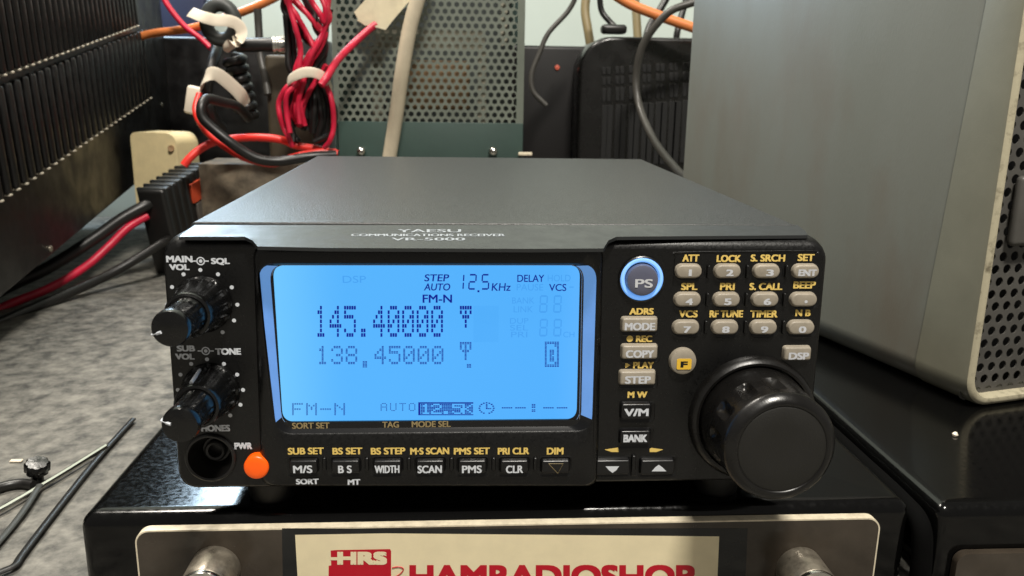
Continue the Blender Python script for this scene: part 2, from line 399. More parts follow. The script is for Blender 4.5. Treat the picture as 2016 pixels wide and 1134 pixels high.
chars('145.40000', 341, 81, 13.6, 488, 25.4, g)
chars('Y', 1149, 81, 13.6, 488, 25.4, g)
g.make('frequency_digits', 'seg', DISP, 0)
g = G()
chars('138', 351, 80.5, 13.4, 712, 14.8, g, 2, (.78, .66)); chars('45000', 673, 80, 13.4, 712, 14.8, g, 2, (.78, .66))
for r in range(5): 
    for q in (0, 1): lcdq(cx_(607+q*13.4), cy_(797+r*7.4), cx_(607+q*13.4+10.4), cy_(797+r*7.4+4.8), g)
chars('y', 1149, 81, 13.4, 690, 14.6, g, 2, (.78, .66))
for r in range(3):
    for q in (0, 1): lcdq(cx_(1188+q*13), cy_(813+r*7.4), cx_(1188+q*13+10.4), cy_(813+r*7.4+4.8), g)
for r in range(19):                                            # bracket icon at the right
    for q in range(6):
        X0, Y0 = 1623+q*13.6, 688+r*7.5
        on = q in (0, 5) or r in (0, 1, 17, 18) or (q in (2, 3) and 6 <= r <= 14 and not (q == 3 and r == 10)) or (q == 4 and r in (2, 3, 15, 16))
        if on: lcdq(cx_(X0), cy_(Y0), cx_(X0+10.4), cy_(Y0+4.8), g)
g.make('sub_frequency_digits', 'seg', DISP, 0)
g = G()
chars('FM-N', 213, 78.5, 12.6, 1031, 9.8, g, 2, (.72, .62))
chars('AUTO', 707, 52.5, 7.6, 1031, 6.5, g, 1, (.70, .62))
lx = 917
chars('12.5k', 931, 58.5, 11.7, 1035, 8.2, g, 1, (.86, .74), True)
lcdq(cx_(917), cy_(1026), cx_(1224), cy_(1033.5), g); lcdq(cx_(917), cy_(1093), cx_(1224), cy_(1098), g); lcdq(cx_(917), cy_(1033.5), cx_(928), cy_(1093), g)
for k in range(16):                                            # clock
    a = 2*PI*k/16
    if k == 12: continue
    X0, Y0 = 1298+40*math.cos(a), 1059-30*math.sin(a); lcdq(cx_(X0-5), cy_(Y0-3), cx_(X0+5), cy_(Y0+3), g)
for k in range(4): lcdq(cx_(1294), cy_(1036+k*7), cx_(1303), cy_(1041+k*7), g)
for k in range(3): lcdq(cx_(1296+k*10), cy_(1059), cx_(1304+k*10), cy_(1064), g)
for a, b in ((1383, 1444), (1458, 1520), (1614, 1674), (1690, 1752)):
    k = a
    while k < b-6: lcdq(cx_(k), cy_(1054), cx_(k+9.5), cy_(1060), g); k += 12.2
for y in (1036, 1044, 1052, 1066, 1074):
    for x in (1550, 1561): lcdq(cx_(x), cy_(y), cx_(x+9), cy_(y+5), g)
g.make('status_row', 'seg', DISP, 0)
# segment words
g = G()
for s, x, y, ww, hh, bo, sk in (('STEP', 860, 547, 48, 14, .012, .04), ('AUTO', 861, 565, 51, 14, .012, .04), ('KHz', 987, 565, 37, 15, .008, .04), ('DELAY', 1045, 548, 53, 14, .008, 0), ('VCS', 1098, 566, 34, 14, .008, 0), ('FM-N', 861, 588, 58, 16, .02, 0)):
    text(s, x, y, ww, hh, None, None, wv=LW, bold=bo, skew=sk, gath=g)
SEG = {'a': (.15, 0, .85, .10), 'g': (.15, .45, .85, .55), 'd': (.15, .90, .85, 1), 'f': (0, .06, .16, .45), 'b': (.84, .06, 1, .45), 'e': (0, .55, .16, .94), 'c': (.84, .55, 1, .94)}
def seven(ch, X0, Y0, W, H, g, on=None, sk=5):
    for s_ in ({'1': 'bc', '2': 'abged', '5': 'afgcd', '8': 'abcdefg'}[ch]):
        a, b, c, d = SEG[s_]
        sh = sk*(1-(b+d)/2)
        lcdq(cx_(X0+a*W+sh), cy_(Y0+b*H), cx_(X0+c*W+sh), cy_(Y0+d*H), g, sk*.35*(d-b))
seven('1', 1125, 310, 44, 88, g); seven('2', 1194, 310, 44, 88, g); seven('5', 1266, 310, 44, 88, g)
lcdq(cx_(1247), cy_(401), cx_(1258), cy_(412), g)
g.make('segment_words', 'seg', DISP, 0)
LW -= .015
g = G()
for s, cx, cy, ww, hh in (('HOLD', 1703, 333, 45, 13), ('PAUSE', 1540, 384, 52, 13), ('BANK', 1503, 458, 44, 12), ('LINK', 1503, 507, 38, 12), ('DUP', 1480, 572, 36, 11), ('SEL', 1480, 610, 36, 11), ('PRI', 1480, 648, 32, 11), ('CH', 1757, 648, 22, 11), ('DSP', 560, 340, 46, 14)):
    text(s, cx_(cx), cy_(cy), ww, hh, 'ghost', DISP, 'unlit_word', LW, .0)
for X0 in (1590, 1668):
    for Y0 in (428, 560):
        g = G(); seven('8', X0, Y0, 45, 99, g); g.make('unlit_digit', 'ghost', DISP, 0)
g = G()
lcdq(cx_(1225), cy_(488), cx_(1365), cy_(690), g); g.make('unlit_block', 'ghostblock', DISP, 0); g = G(); lcdq(cx_(1760), cy_(381), cx_(1784), cy_(386), g)
g.make('unlit_mark', 'ghost', DISP, 0)

# ---- printed lettering on the panel
for s, x, y, ww in (('SORT SET', 612, 838, 74), ('TAG', 769, 836, 33), ('MODE SEL', 849, 835, 77)): text(s, x, y, ww, 12, 'olddgold', RX, wv=1.12, bold=.02)
obj('lower_lens_strip', *loft([[L(*uv(x, y, 1.0), q) for x, y in ((553, 831), (1140, 826), (1149, 841), (556, 848))] for q in (.3, 1.05)]), 'rimblack', DISP)
for s, x, y, ww, hh in (('MAIN', 353, 510, 52, 13), ('VOL', 353, 526, 40, 12), ('SQL', 434, 515, 37, 14), ('SUB', 366, 686, 36, 12), ('VOL', 364, 702, 38, 12), ('TONE', 449, 692, 51, 13), ('PHONES', 420, 843, 66, 13), ('PWR', 479, 878, 35, 13)):
    text(s, x, y, ww, hh, 'white', RX, bold=.04)
def disc(px, py, rpx, wv, g, n=14):
    u, v = uv(px, py, wv); a, b = scale_at(px, py, wv)
    g.add([L(u+rpx*a*math.cos(2*PI*k/n), v+rpx*a*math.sin(2*PI*k/n), wv) for k in range(n)], [list(range(n))])
def annul(px, py, r0, r1, wv, g, n=20):
    u, v = uv(px, py, wv); a, b = scale_at(px, py, wv)
    g.add([L(u+r*a*math.cos(2*PI*k/n), v+r*a*math.sin(2*PI*k/n), wv) for r in (r0, r1) for k in range(n)], [[k, (k+1) % n, n+(k+1) % n, n+k] for k in range(n)])
def pquad(pts, wv, g): g.add([L(*uv(x, y, wv), wv) for x, y in pts], [list(range(len(pts)))])
g = G()
for x, y in ((395, 514), (405, 691)):                       # concentric knob symbols
    disc(x, y, 3.6, .06, g); annul(x, y, 6.2, 8.6, .06, g)
    pquad(((x-16, y-1.2), (x-8, y-1.2), (x-8, y+1.2), (x-16, y+1.2)), .06, g); pquad(((x+8, y-1.2), (x+16, y-1.2), (x+16, y+1.2), (x+8, y+1.2)), .06, g)
for cx, cy in ((77, 269), (122, 219), (188, 202), (257, 219), (311, 270), (333, 338), (320, 400), (275, 446), (58, 338), (100, 672), (110, 612), (152, 570), (214, 552), (280, 570), (332, 612), (355, 672), (345, 730), (305, 772)):
    disc(300+cx*.5025, 430+cy*.5025, 4.1, .06, g)
g.make('scale_dots', 'white', RX, 0)
for s, x, ww in (('SUB SET', 602, 71), ('BS SET', 684, 59), ('BS STEP', 764, 68), ('M·S SCAN', 846, 77), ('PMS SET', 929, 71), ('PRI CLR', 1011, 62), ('DIM', 1093, 33)):
    text(s, x, 888, ww, 13.5, 'gold', RX, wv=BW+.2, bold=.032)
for s, x, y, ww in (('SORT', 605, 948, 45), ('MT', 697, 949, 25)): text(s, x, y, ww, 11, 'white', RX, wv=BW+.2, bold=.032)
for s, x, y, ww, hh in (('ATT', 1360, 508, 33, 14), ('LOCK', 1435, 509, 48, 14), ('S. SRCH', 1512, 508, 68, 14), ('SET', 1587, 507, 33, 14), ('SPL', 1357, 564, 32, 14), ('PRI', 1432, 564, 29, 14), ('S. CALL', 1508, 564, 65, 14), ('BEEP', 1584, 561, 44, 14),
                        ('VCS', 1355, 618, 37, 14), ('RF TUNE', 1430, 618, 66, 14), ('TIMER', 1504, 618, 54, 14), ('N B', 1581, 616, 30, 13), ('ADRS', 1263, 613, 48, 13), ('REC', 1268, 667, 32, 13), ('PLAY', 1267, 719, 41, 13), ('M W', 1255, 777, 39, 13)):
    text(s, x, y, ww, hh, 'gold', RX, bold=.034)
g = G(); disc(1240, 667, 6.5, .06, g); g.make('yellow_mark', 'gold', RX, 0); g = G(); pquad(((1231, 713), (1241, 719), (1231, 725)), .06, g); g.make('yellow_mark', 'gold', RX, 0)
g = G(); pquad(((1190, 885), (1217, 881), (1218, 890), (1204, 890)), .06, g); g.make('yellow_mark', 'gold', RX, 0); g = G(); pquad(((1279, 881), (1306, 885), (1292, 890), (1279, 890)), .06, g)
g.make('yellow_mark', 'gold', RX, 0)
# raised moulded line around the keypad
pl = [L(*uv(x, y, .0), .05) for x, y in ((1326, 700), (1322, 640), (1326, 560), (1330, 505), (1338, 497), (1480, 495), (1600, 494), (1606, 500))]
obj('keypad_border', *tube(pl[2:], .22, 8, 5), 'panel', RX)

# ---- keypad
def keytext(k, s, x, y, ww, hh, w1, bold=.02, m='legend'): text(s, x, y, ww, hh, m, k, 'legend', w1+.05, bold*1.35)
rows = [(535, (1357, 1434, 1511, 1588), ('1', '2', '3', 'ENT'), (1359, 1437, 1516, 1590), 538), (591, (1355, 1432, 1508, 1584), ('4', '5', '6', '.'), (1357, 1433, 1511, 1587), 595), (646, (1352, 1429, 1505, 1579), ('7', '8', '9', '0'), (1353, 1429, 1505, 1580), 650)]
for y, xs, ss, tx, ty in rows:
    for x, s, t in zip(xs, ss, tx):
        well(x, y+1.5, 54, 30, 15, 0, RX, 'panel')
        k = key_solid(x, y, 51, 26, 12.5, 0, 1.5, .55, 'keygrey', RX, 'number_key')
        if s == '.': keytext(k, s, t, ty-1, 6, 6, 1.5)
        else: keytext(k, s, t, ty-1, 36 if s == 'ENT' else 15 if s != '1' else 6, 13, 1.5, .03)
for y in (536, 591, 645):
    for x in (1396, 1473, 1550) if y < 560 else (1394, 1471, 1546) if y < 600 else (1391, 1469, 1544):
        key_solid(x, y, 6, 26, 2.5, -.2, .9, .3, 'panel', RX, 'key_divider', .1, 3)
for s, y, ww in (('MODE', 641, 60), ('COPY', 695, 56), ('STEP', 746, 51)):
    x = {641: 1260, 695: 1260, 746: 1256}[y]
    well(x, y+1, 72, 32, 5, 0, RX, 'panel', .12)
    k = key_solid(x, y-1, 70, 27, 4.5, 0, 1.6, .6, 'keygrey', RX, 'mode_key'); keytext(k, s, x, y+2, ww, 15, 1.6, .028)
for s, x, y, ww in (('V/M', 1253, 811, 48), ('BANK', 1251, 862, 47)):
    well(x, y+1, 66, 36, 6, 0, RX, 'panel', .12)
    k = key_solid(x, y, 60, 27 if y > 850 else 31, 5, 0, 1.7, .6, 'keyblack', RX, 'memory_key'); keytext(k, s, x, y+1, ww, 15, 1.7, .03, 'white')
k = key_solid(1571, 697, 53, 26, 5, 0, 1.5, .55, 'keygrey', RX, 'dsp_key'); keytext(k, 'DSP', 1573, 701, 40, 14, 1.5, .03)
def round_button(px, py, rpx, w1, bev, m, name, w0=0, seg=40):
    u, v = uv(px, py, w1); a, b = scale_at(px, py, w1); r = rpx*a
    return obj(name, *lathe(L(u, v, 0), PN, [(r+.15, w0), (r, w1-bev), (r-bev*.3, w1-bev*.3), (r-bev, w1), (r*.5, w1+.12), (.01, w1+.16)], seg, PX), m, RX)
k = round_button(1346, 713, 26, 1.7, .6, 'keygrey', 'function_key')
u, v = uv(1347, 717, 1.95); a, b = scale_at(1347, 717, 1.95)
kk = obj('yellow_square', *loft([[L(x, y, q) for x, y in rr(u, v, 29*a, 21*b, .5)] for q in (1.7, 1.95)]), 'goldkey', k)
text('F', 1347, 717.5, 14, 12, 'gap', kk, 'legend', 2.0, .05)
# PS button with lit ring
u, v = uv(1264, 550, .9); a, b = scale_at(1264, 550, .9)
rg = obj('lit_ring', *lathe(L(u, v, 0), PN, [(42.5*a, 0), (42.5*a, .6), (40*a, 1.0), (36*a, 1.0), (34*a, .6), (33*a, .2)], 48, PX, None, False, False), 'ring', RX)
obj('ring_collar', *lathe(L(u, v, 0), PN, [(46*a, -.1), (45.5*a, .7), (43.5*a, .9), (42.4*a, .8), (42.4*a, .2)], 48, PX, None, False, False), 'panel', RX)
k = round_button(1266, 553, 31.5, 2.2, .8, 'psface', 'ps_button'); text('PS', 1268, 558, 35, 17, 'legend', k, 'legend', 2.42, .03)
# bottom row of function keys
for s, x, ww in (('M/S', 597, 38), ('B S', 680, 27), ('WIDTH', 763, 49), ('SCAN', 847, 48), ('PMS', 930, 39), ('CLR', 1013, 34), ('', 1094, 0)):
    u, v = uv(x, 918, BW); a, b = scale_at(x, 918, BW)
    well(x, 919, 62, 36, 6, BW, RX, 'panel', .12)
    k = key_solid(x, 920, 55, 26, 4, BW-.2, BW+1.5, .7, 'keyblack', RX, 'soft_key')
    if s: keytext(k, s, x-1 if s != 'CLR' else x, 924, ww, 15, BW+1.5, .02, 'white')
    else:
        g = G(); pts = [L(*uv(px, py, BW+1.56), BW+1.56) for px, py in ((1080, 913), (1109, 913), (1098, 932))]
        obj('legend', *tube(pts+[pts[0]], .07, 5, 1), 'olddgold', k)
for x in (638, 722, 805, 889, 972, 1054): key_solid(x, 915, 8, 26, 3, BW-.2, BW+.7, .4, 'panel', RX, 'key_divider', .1, 3)
# up / down keys
for x, pts in ((1207, ((1192, 918), (1219, 918), (1213, 926), (1206, 931), (1199, 926))), (1295, ((1283, 928), (1290, 920), (1297, 915), (1304, 920), (1312, 928)))):
    well(x, 919, 74, 36, 5, 0, RX, 'panel', .12)
    k = key_solid(x, 921, 66, 29, 4, 0, 1.7, .6, 'keyblack', RX, 'arrow_key')
    obj('legend', [L(*uv(px, py, 1.76), 1.76) for px, py in pts], [list(range(len(pts)))], 'white', k, 0)
key_solid(1248, 918, 9, 40, 3, -.1, 1.0, .4, 'panel', RX, 'key_divider', .1, 3)

# ---- tuning dial
u, v = uv(1480, 822, 0); a, b = scale_at(1480, 822)
c = L(u, v, 0)
obj('dial_flange', *lathe(c, PN, [(18.2, -.3), (18.0, 1.0), (17.4, 2.2), (16.6, 2.8), (15.9, 2.7), (15.6, 2.0), (15.5, .5)], 72, PX, None, False, False), 'dial', RX)
def dmod(r, q, t):
    if 8 < q < 18.5: 
        k = (t*12/(2*PI)+.5) % 1-.5
        dent = max(0, 1-(k/.27)**2) if abs(k) < .27 else 0
        z = max(0, 1-((q-14.2)/4.3)**4) if abs(q-14.2) < 4.3 else 0
        return r-1.5*dent*z
    return r
prof = [(15.3, -.2), (15.3, 4), (15.1, 5.2)]+[(15.0-.4*(q-5)/14, q) for q in (6.5, 8.0, 8.6, 9, 9.6, 10.4, 11.5, 13, 14.5, 15.8, 16.8, 17.4, 17.9, 18.4)]+[(14.65, 18.9), (14.4, 19.4), (13.9, 20.0), (13.2, 20.6), (12.6, 20.95), (12.1, 21.05), (11.7, 20.95), (11.5, 20.7), (11.0, 20.7)]
prof = [(r, q*1.1) for r, q in prof]
DIAL = obj('tuning_dial', *lathe(c, PN, prof, 168, PX, dmod), 'dial', RX)
obj('dial_face', *lathe(c, PN, [(11.45, 22.5), (11.4, 22.83), (11.1, 23.0), (6, 23.06), (.01, 23.08)], 64, PX), 'dialface', DIAL)
# ---- volume knobs
for (bx, by_, tx, ty, mk_in, mk_out) in ((400, 598, 337, 650, 200, None), (416, 768, 366, 838, 165, 102)):
    u, v = uv(bx, by_); c = L(u, v)
    # the shaft runs along the panel normal, so the tip lands where the photo shows it
    def fl(r, q, t, n=12, d=.05): return r*(1-d*max(0, math.cos(n*t))**2) if 1.6 < q < 11.5 else r
    K = obj('volume_knob', *lathe(c, PN, [(7.6, -.1), (7.6, .9), (7.4, 1.4), (7.1, 1.7), (6.9, 3), (6.6, 6), (6.2, 9), (6.0, 11), (5.9, 12.4), (5.6, 13.2), (5.0, 13.5), (4.9, 13)], 96, PX, fl), 'knob', RX)
    def fl2(r, q, t): return r*(1-.05*(.5+.5*math.cos(18*t))) if 14 < q < 22.9 else r
    I = obj('inner_knob', *lathe(c, PN, [(4.7, 11), (4.7, 13.6), (4.45, 14.2), (4.25, 17), (4.2, 22), (4.25, 22.9), (4.5, 23.3), (4.45, 25.4), (4.15, 26.1), (3.5, 26.35), (.01, 26.4)], 96, PX, fl2), 'knob', K)
    a = math.radians(mk_in); d = PX*math.cos(a)+PV*math.sin(a); e = PN.cross(d)
    def bar(r0, q0, r1, q1, hw): 
        P0 = c+d*r0+PN*q0; P1 = c+d*r1+PN*q1; return tube([P0, P1], hw, 6, 1)
    gg = G(); gg.add(*bar(4.45, 23.5, 4.35, 25.6, .42)); gg.add(*bar(4.5, 25.6, 2.0, 26.5, .42)); gg.make('pointer_line', 'white', I)
    if mk_out:
        a = math.radians(mk_out); d = PX*math.cos(a)+PV*math.sin(a)
        gg = G(); gg.add(*bar(6.95, 4, 6.1, 12.0, .48)); gg.make('pointer_line', 'white', K)
# ---- headphone socket and power button
c = SOCK
obj('headphone_socket', *lathe(c, PN, [(6.9, -.1), (6.8, .7), (6.4, 1.0), (5.9, .8), (5.7, -.2), (5.0, -2.2), (3.9, -5.0), (3.6, -5.6), (3.0, -5.6), (2.9, -4.2), (2.5, -3.9), (1.9, -4.1), (1.8, -7)], 48, PX, None, False, True), 'socket', RX)
u, v = uv(505, 919, 2.2)
obj('power_button', *lathe(L(u, v, 0), PN, [(3.35, 0), (3.35, 2.4), (3.2, 2.8), (2.8, 3.05), (1.5, 3.2), (.01, 3.25)], 40, PX), 'orange', RX)
# name lettering on the strip
def strip_text(s, px, py, wpx, hpx):
    vs, fs = glyphs(s, 0); gg = G()
    for k, d in enumerate((-.8, 0, .8)): gg.add([trim_pt(px+x*(wpx-2)+d, py-y*hpx, .06+.004*k) for x, y in vs], fs)
    gg.make('lettering', 'dimink', STRIP, 0)
strip_text('YAESU', 845, 454.2, 126, 6.0); strip_text('COMMUNICATIONS RECEIVER', 843, 462.6, 304, 4.6); strip_text('VR-5000', 843, 470.6, 146, 5.4)
for sx in (-1, 1):
    for y in (14, 190): obj('foot', *lathe((sx*66, y, -9), (0, 0, 1), [(6, 0), (6.5, 1), (7, 10.5)], 28), 'gap', RX)

# ------------------------------------------------------------------ glossy black box under the receiver
PB = thing('power_supply_box', 'glossy black metal box under the receiver, with cream edged front plate and red lettered sticker', 'power supply')
BF, BT, BB = 3.2, -9.0, TZ+2
def gbox(x0, x1, y0, y1, z0, z1, r):
    rings = []
    for (ins, z) in ((0, z0),) + tuple((r*(1-math.cos(k*PI/12)), z1-r+r*math.sin(k*PI/12)) for k in range(7)):
        rings.append([V((p[0], p[1], z)) for p in rr((x0+x1)/2, (y0+y1)/2, x1-x0-2*ins, y1-y0-2*ins, max(3.5-ins, 1), 6)])
    return loft(rings)
obj('cover', *gbox(-117.5, 122.5, BF, 232, BB, BT, 4.5), 'gloss', PB)
for sx in (-1, 1):
    for y in (30, 210): obj('foot', *lathe((sx*105, y, TZ), (0, 0, 1), [(7, 0), (8, 2.1)], 24), 'dark', PB)
# front plate
pt = onz(1008, 1031, -12.2); PYF = .2
def fp(px, py, q=0): return ony(px, py, PYF-q)
tl = fp(262, 1031); tr = fp(1734, 1031)
x0, x1, zt = tl.x, tr.x, (fp(1008, 1032).z)
def plate_ring(y, ins): return [V((p[0], y, p[1])) for p in rr((x0+x1)/2, (zt+BB-1)/2, x1-x0-2*ins, zt-BB+1-2*ins, 4-ins, 8)]
PL = obj('front_plate', *loft([plate_ring(BF-.3, 0), plate_ring(PYF+.15, 0), plate_ring(PYF, .12), plate_ring(PYF-.02, .4)]), 'plate', PB)
obj('plate_edge', *loft([plate_ring(BF-.25, -.03), plate_ring(PYF+.10, -.03), plate_ring(PYF-.03, .02), plate_ring(PYF-.05, .45)], False, False), 'cream', PL)
def flat(pts, q, m, parent, name): return obj(name, [fp(x, y, q) for x, y in pts], [list(range(len(pts)))], m, parent, 0)
flat([(555, 1040), (800, 1041), (1472, 1040), (1460, 1320), (560, 1320)], .06, 'film', PL, 'clear_film')
ST = flat([(581, 1053), (760, 1050), (1416, 1056), (1404, 1330), (597, 1330)], .12, 'sticker', PB, 'sticker')
g = G()
def plate_text(s, px0, px1, py0, py1, q, g, bold=.04, sx=1):
    vs, fs = glyphs(s, 0); d = bold*60
    for k, (ex, ey) in enumerate(((-d, -d*.7), (d, -d*.7), (-d, d*.7), (d, d*.7), (0, 0))):
        g.add([fp(px0+d+(x+.5)*(px1-px0-2*d)+ex, py1-d*.7-(y+.5)*(py1-py0-1.4*d)+ey, q+.005*k) for x, y in vs], fs)
plate_text('HAMRADIOSHOP', 806, 1368, 1112, 1158, .2, g, .05)
g.make('red_lettering', 'red', ST, 0)
g = G()
for pts in (((651, 1084), (660, 1083), (768, 1081), (770, 1085), (770, 1140), (647, 1140), (647, 1114), (652, 1113)),):
    g.add([fp(x, y, .16) for x, y in pts], [list(range(len(pts)))])
g.make('red_logo_block', 'red', ST, 0)
g = G(); plate_text('HRS', 664, 762, 1086, 1112, .22, g, .05)
g.add([fp(x, y, .22) for x, y in ((650, 1097), (664, 1097), (664, 1103), (650, 1103))], [[0, 1, 2, 3]])
g.make('logo_letters', 'sticker', ST, 0)
g = G(); g.add(*tube([fp(x, y, .25) for x, y in ((772, 1118), (785, 1116), (794, 1120), (790, 1128), (778, 1136), (760, 1142))], .16, 6, 6)); g.make('logo_swoosh', 'red', ST)
for px, py in ((425, 1118), (1572, 1118)):
    c = fp(px, py)
    H = obj('handle_post', *lathe(c, (0, -1, .0), [(6.9, -.3), (6.9, 11.2), (6.6, 11.6)], 40), 'steel', PB)
    obj('post_ring', *lathe(c, (0, -1, 0), [(6.6, 11.4), (6.8, 12), (6.5, 12.8), (5.0, 12.9), (4.6, 12.2), (4.3, 11.8)], 40), 'brightsteel', H)
    obj('handle_grip', *lathe(c, (0, -1, 0), [(4.2, 11.0), (4.2, 16), (3.8, 16.4)], 32), 'steel', H)

# ------------------------------------------------------------------ second glossy box at the right
SB = thing('equipment_box', 'second glossy black box at lower right, standing under the grey cabinet', 'equipment box')
obj('cover', *gbox(129.5, 372, 1.5, 232, BB, BT-.6, 4.5), 'gloss', SB)
for x in (150, 350):
    for y in (30, 210): obj('foot', *lathe((x, y, TZ), (0, 0, 1), [(7, 0), (8, 2.1)], 24), 'dark', SB)
za = ony(1950, 1090, -1.4).z; xa = ony(1884, 1110, -1.4).x
q = [V((p[0], p[1], 0)) for p in rr(xa+105, za-12, 210, 24, 3.5, 6)]
obj('front_plate', *loft([[V((p.x, y, p.y)) for p in q] for y in (1.2, -1.4)]), 'plate', SB)

# ------------------------------------------------------------------ grey cabinet at the right
CB = thing('speaker_cabinet', 'large grey olive metal cabinet with worn khaki rim and perforated front', 'cabinet')
Pc = onz(1897, 806, -9.3); dB = V((-.257, .966, 0)); dR = V((.966, .257, 0)); UZ = V((0, 0, 1))
CWd, CHt = 200, 230
def cring(t, ins, r): return [Pc + dB*(t-(.07*p[1] if 20 < t < 60 else 0)) + dR*p[0] + UZ*p[1] for p in rr(CWd/2, CHt/2, CWd-2*ins, CHt-2*ins, r, 8)]
obj('cabinet_body', *loft([cring(27, .5, 12), cring(27.6, .3, 12), cring(222, .3, 12)]), 'cab', CB)
obj('bezel', *loft([cring(27, 0, 12), cring(26.8, 0, 12), cring(2.2, 0, 12), cring(.7, .5, 11.6)], True, False), 'bezel', CB)
obj('rim', *loft([cring(.75, .45, 11.6), cring(.1, 1.0, 11.2), cring(-.3, 2.0, 10.4), cring(-.1, 3.2, 9.4), cring(1, 3.8, 9), cring(5, 4.0, 8.8)], False, False), 'worn', CB)
def perforated(O, ax, ay, W, H, pitch, rad, n=12, rot=0, th=.5, keep=None):
    # sheet of hexagonal cells, each with a hole; real openings
    g = G(); rowh = pitch*math.sqrt(3)/2; az = ax.cross(ay)
    R = pitch/math.sqrt(3)
    for j in range(int(H/rowh)+1):
        for i in range(int(W/pitch)+1):
            cx = (i+.5*(j % 2))*pitch; cy = j*rowh
            if cx > W or (keep and not keep(cx, cy)): continue
            out = []; inn = []
            for k in range(n):
                a = 2*PI*k/n+PI/6
                m = (a-PI/6) % (PI/3)-PI/6+0; hexr = R*math.cos(PI/6)/math.cos(((a) % (PI/3))-PI/6) if False else None
                # radius of a pointy-top hexagon at angle a
                s = (a-PI/2) % (PI/3); hexr = R*math.cos(PI/6)/math.cos(s-PI/6)
                out.append((cx+hexr*math.cos(a), cy+hexr*math.sin(a))); inn.append((cx+rad*math.cos(a), cy+rad*math.sin(a)))
            vs = [O+ax*p[0]+ay*p[1] for p in out+inn]+[O+ax*p[0]+ay*p[1]-az*th for p in inn]
            g.add(vs, [[k, (k+1) % n, n+(k+1) % n, n+k] for k in range(n)]+[[n+k, n+(k+1) % n, 2*n+(k+1) % n, 2*n+k] for k in range(n)])
    return g
GP = perforated(Pc+dB*4.2+dR*4.4+UZ*4.8, dR, UZ, 60, 210, 5.6, 1.85, 12)
GP.make('perforated_grille', 'grille', CB, 0)
g = G(); 
for a, b, c, d in ((3.9, 3.9, 196, 5.6), (62, 3.9, 196.1, 226)):
    g.add([Pc+dB*4.25+dR*x+UZ*z for x, z in ((a, b), (c, b), (c, d), (a, d))], [[0, 1, 2, 3]])
g.make('grille_margin', 'grille', CB, 0)
obj('grille_backing', *box(Pc+dB*16+dR*100+UZ*115, 185, 1, 215, (dR, dB, UZ)), 'dark', CB)
bc = onplane(2020, 415, Pc+dB*1.5, dB)
obj('badge', *box(bc+dR*4, 20, 4, 26, (dR, dB, UZ), 1.9, 4), 'grille', CB)

# ------------------------------------------------------------------ black amplifier at the left
AM = thing('amplifier', 'large black amplifier with two rows of vertical heat sink fins, far left', 'amplifier')
e1 = ray(770, -60).normalized()
A0 = ony(0, 590, 240)
e2 = (V((0, 0, 1))-e1*e1.z).normalized()
aN = e1.cross(e2)*1
if aN.x < 0: aN = -aN
def ap(px, py, q=0): return onplane(px, py, A0+aN*q, aN)
def loc2(p): d = p-A0; return d.dot(e1), d.dot(e2)
tF = loc2(ap(342, 240))[0]
tB = (TZ-A0.z)/e1.z            # its near end tips down to the table
bx = box(A0+e1*((tF+tB)/2)+e2*110-aN*100, tF-tB, 200, 220, (e1, aN, e2), 2.5, 3)
obj('chassis', *bx, 'amp', AM)
def fin_row(p0, p1, hgt, n, name):
    g = G(); gt = G(); a0, b0 = loc2(p0); a1, b1 = loc2(p1)
    for k in range(-3, n):
        t = k/(n-1); a = a0+(a1-a0)*t; b = b0+(b1-b0)*t; st = (a1-a0)/(n-1)
        g.add(*box(A0+e1*a+e2*(b+hgt/2)+aN*1.6, st*.55, 3.4, hgt, (e1, aN, e2), st*.18, 2))
        gt.add(*box(A0+e1*a+e2*(b-.4)+aN*1.6, st*.30, 4.0, 1.8, (e1, aN, e2), st*.1, 2))
    g.make(name, 'fin', AM); gt.make('fin_tips', 'fintip', AM)
p0, p1 = ap(35, 371, 2), ap(296, 192, 2); q0, q1 = ap(8, 146, 2), ap(270, 50, 2)
hh = loc2(q0)[1]-loc2(p0)[1]
fin_row(p0, p1, (loc2(q1)[1]-loc2(p1)[1])*.93, 26, 'lower_fins'); fin_row(q0, q1, 110, 28, 'upper_fins')
for px, py in ((98, 490), (318, 207)):
    obj('screw', *lathe(ap(px, py, -.2), aN, [(2.2, 0), (2.1, 1.1), (1.3, 1.6), (.01, 1.7)], 20), 'steel', AM)

# ------------------------------------------------------------------ inline connector and its cables
IC = thing('inline_connector', 'ribbed black connector block with small orange label on grey table', 'connector')
B = ony(320, 376, 400); Cc = ony(412, 320, 465); Aa = ony(264, 374, 406)
f1 = (Cc-B).normalized(); f2 = (Aa-B); f2 = (f2-f1*f2.dot(f1)).normalized(); f3 = f1.cross(f2)
if f3.z < 0: f3 = -f3
LN, WD = (Cc-B).length, (Aa-B).length*.95; HT = (B.z-TZ)/f3.z-1
ctr = B+f1*LN/2+f2*WD/2-f3*HT/2
obj('body', *box(ctr, LN, WD, HT, (f1, f2, f3), 2.5, 3), 'blackwire', IC)
g = G()
for k in range(8):
    t = -LN/2+4+k*(LN-8)/7; g.add(*box(ctr+f1*t, 3.0, WD+1.8, HT+1.8, (f1, f2, f3), .9, 2))
g.make('ribs', 'ribblack', IC)
fc = ctr-f2*(WD/2+1.0)
obj('orange_label', *box(fc+f1*LN*.12+f3*(HT/2-14), 17, 2.4, 15, (f1, f2, f3), .3, 1), 'orangelabel', IC)
obj('grey_label', *box(fc+f1*LN*.16+f3*(HT/2-33), 17, 2.3, 20, (f1, f2, f3), .3, 1), 'greylabel', IC)

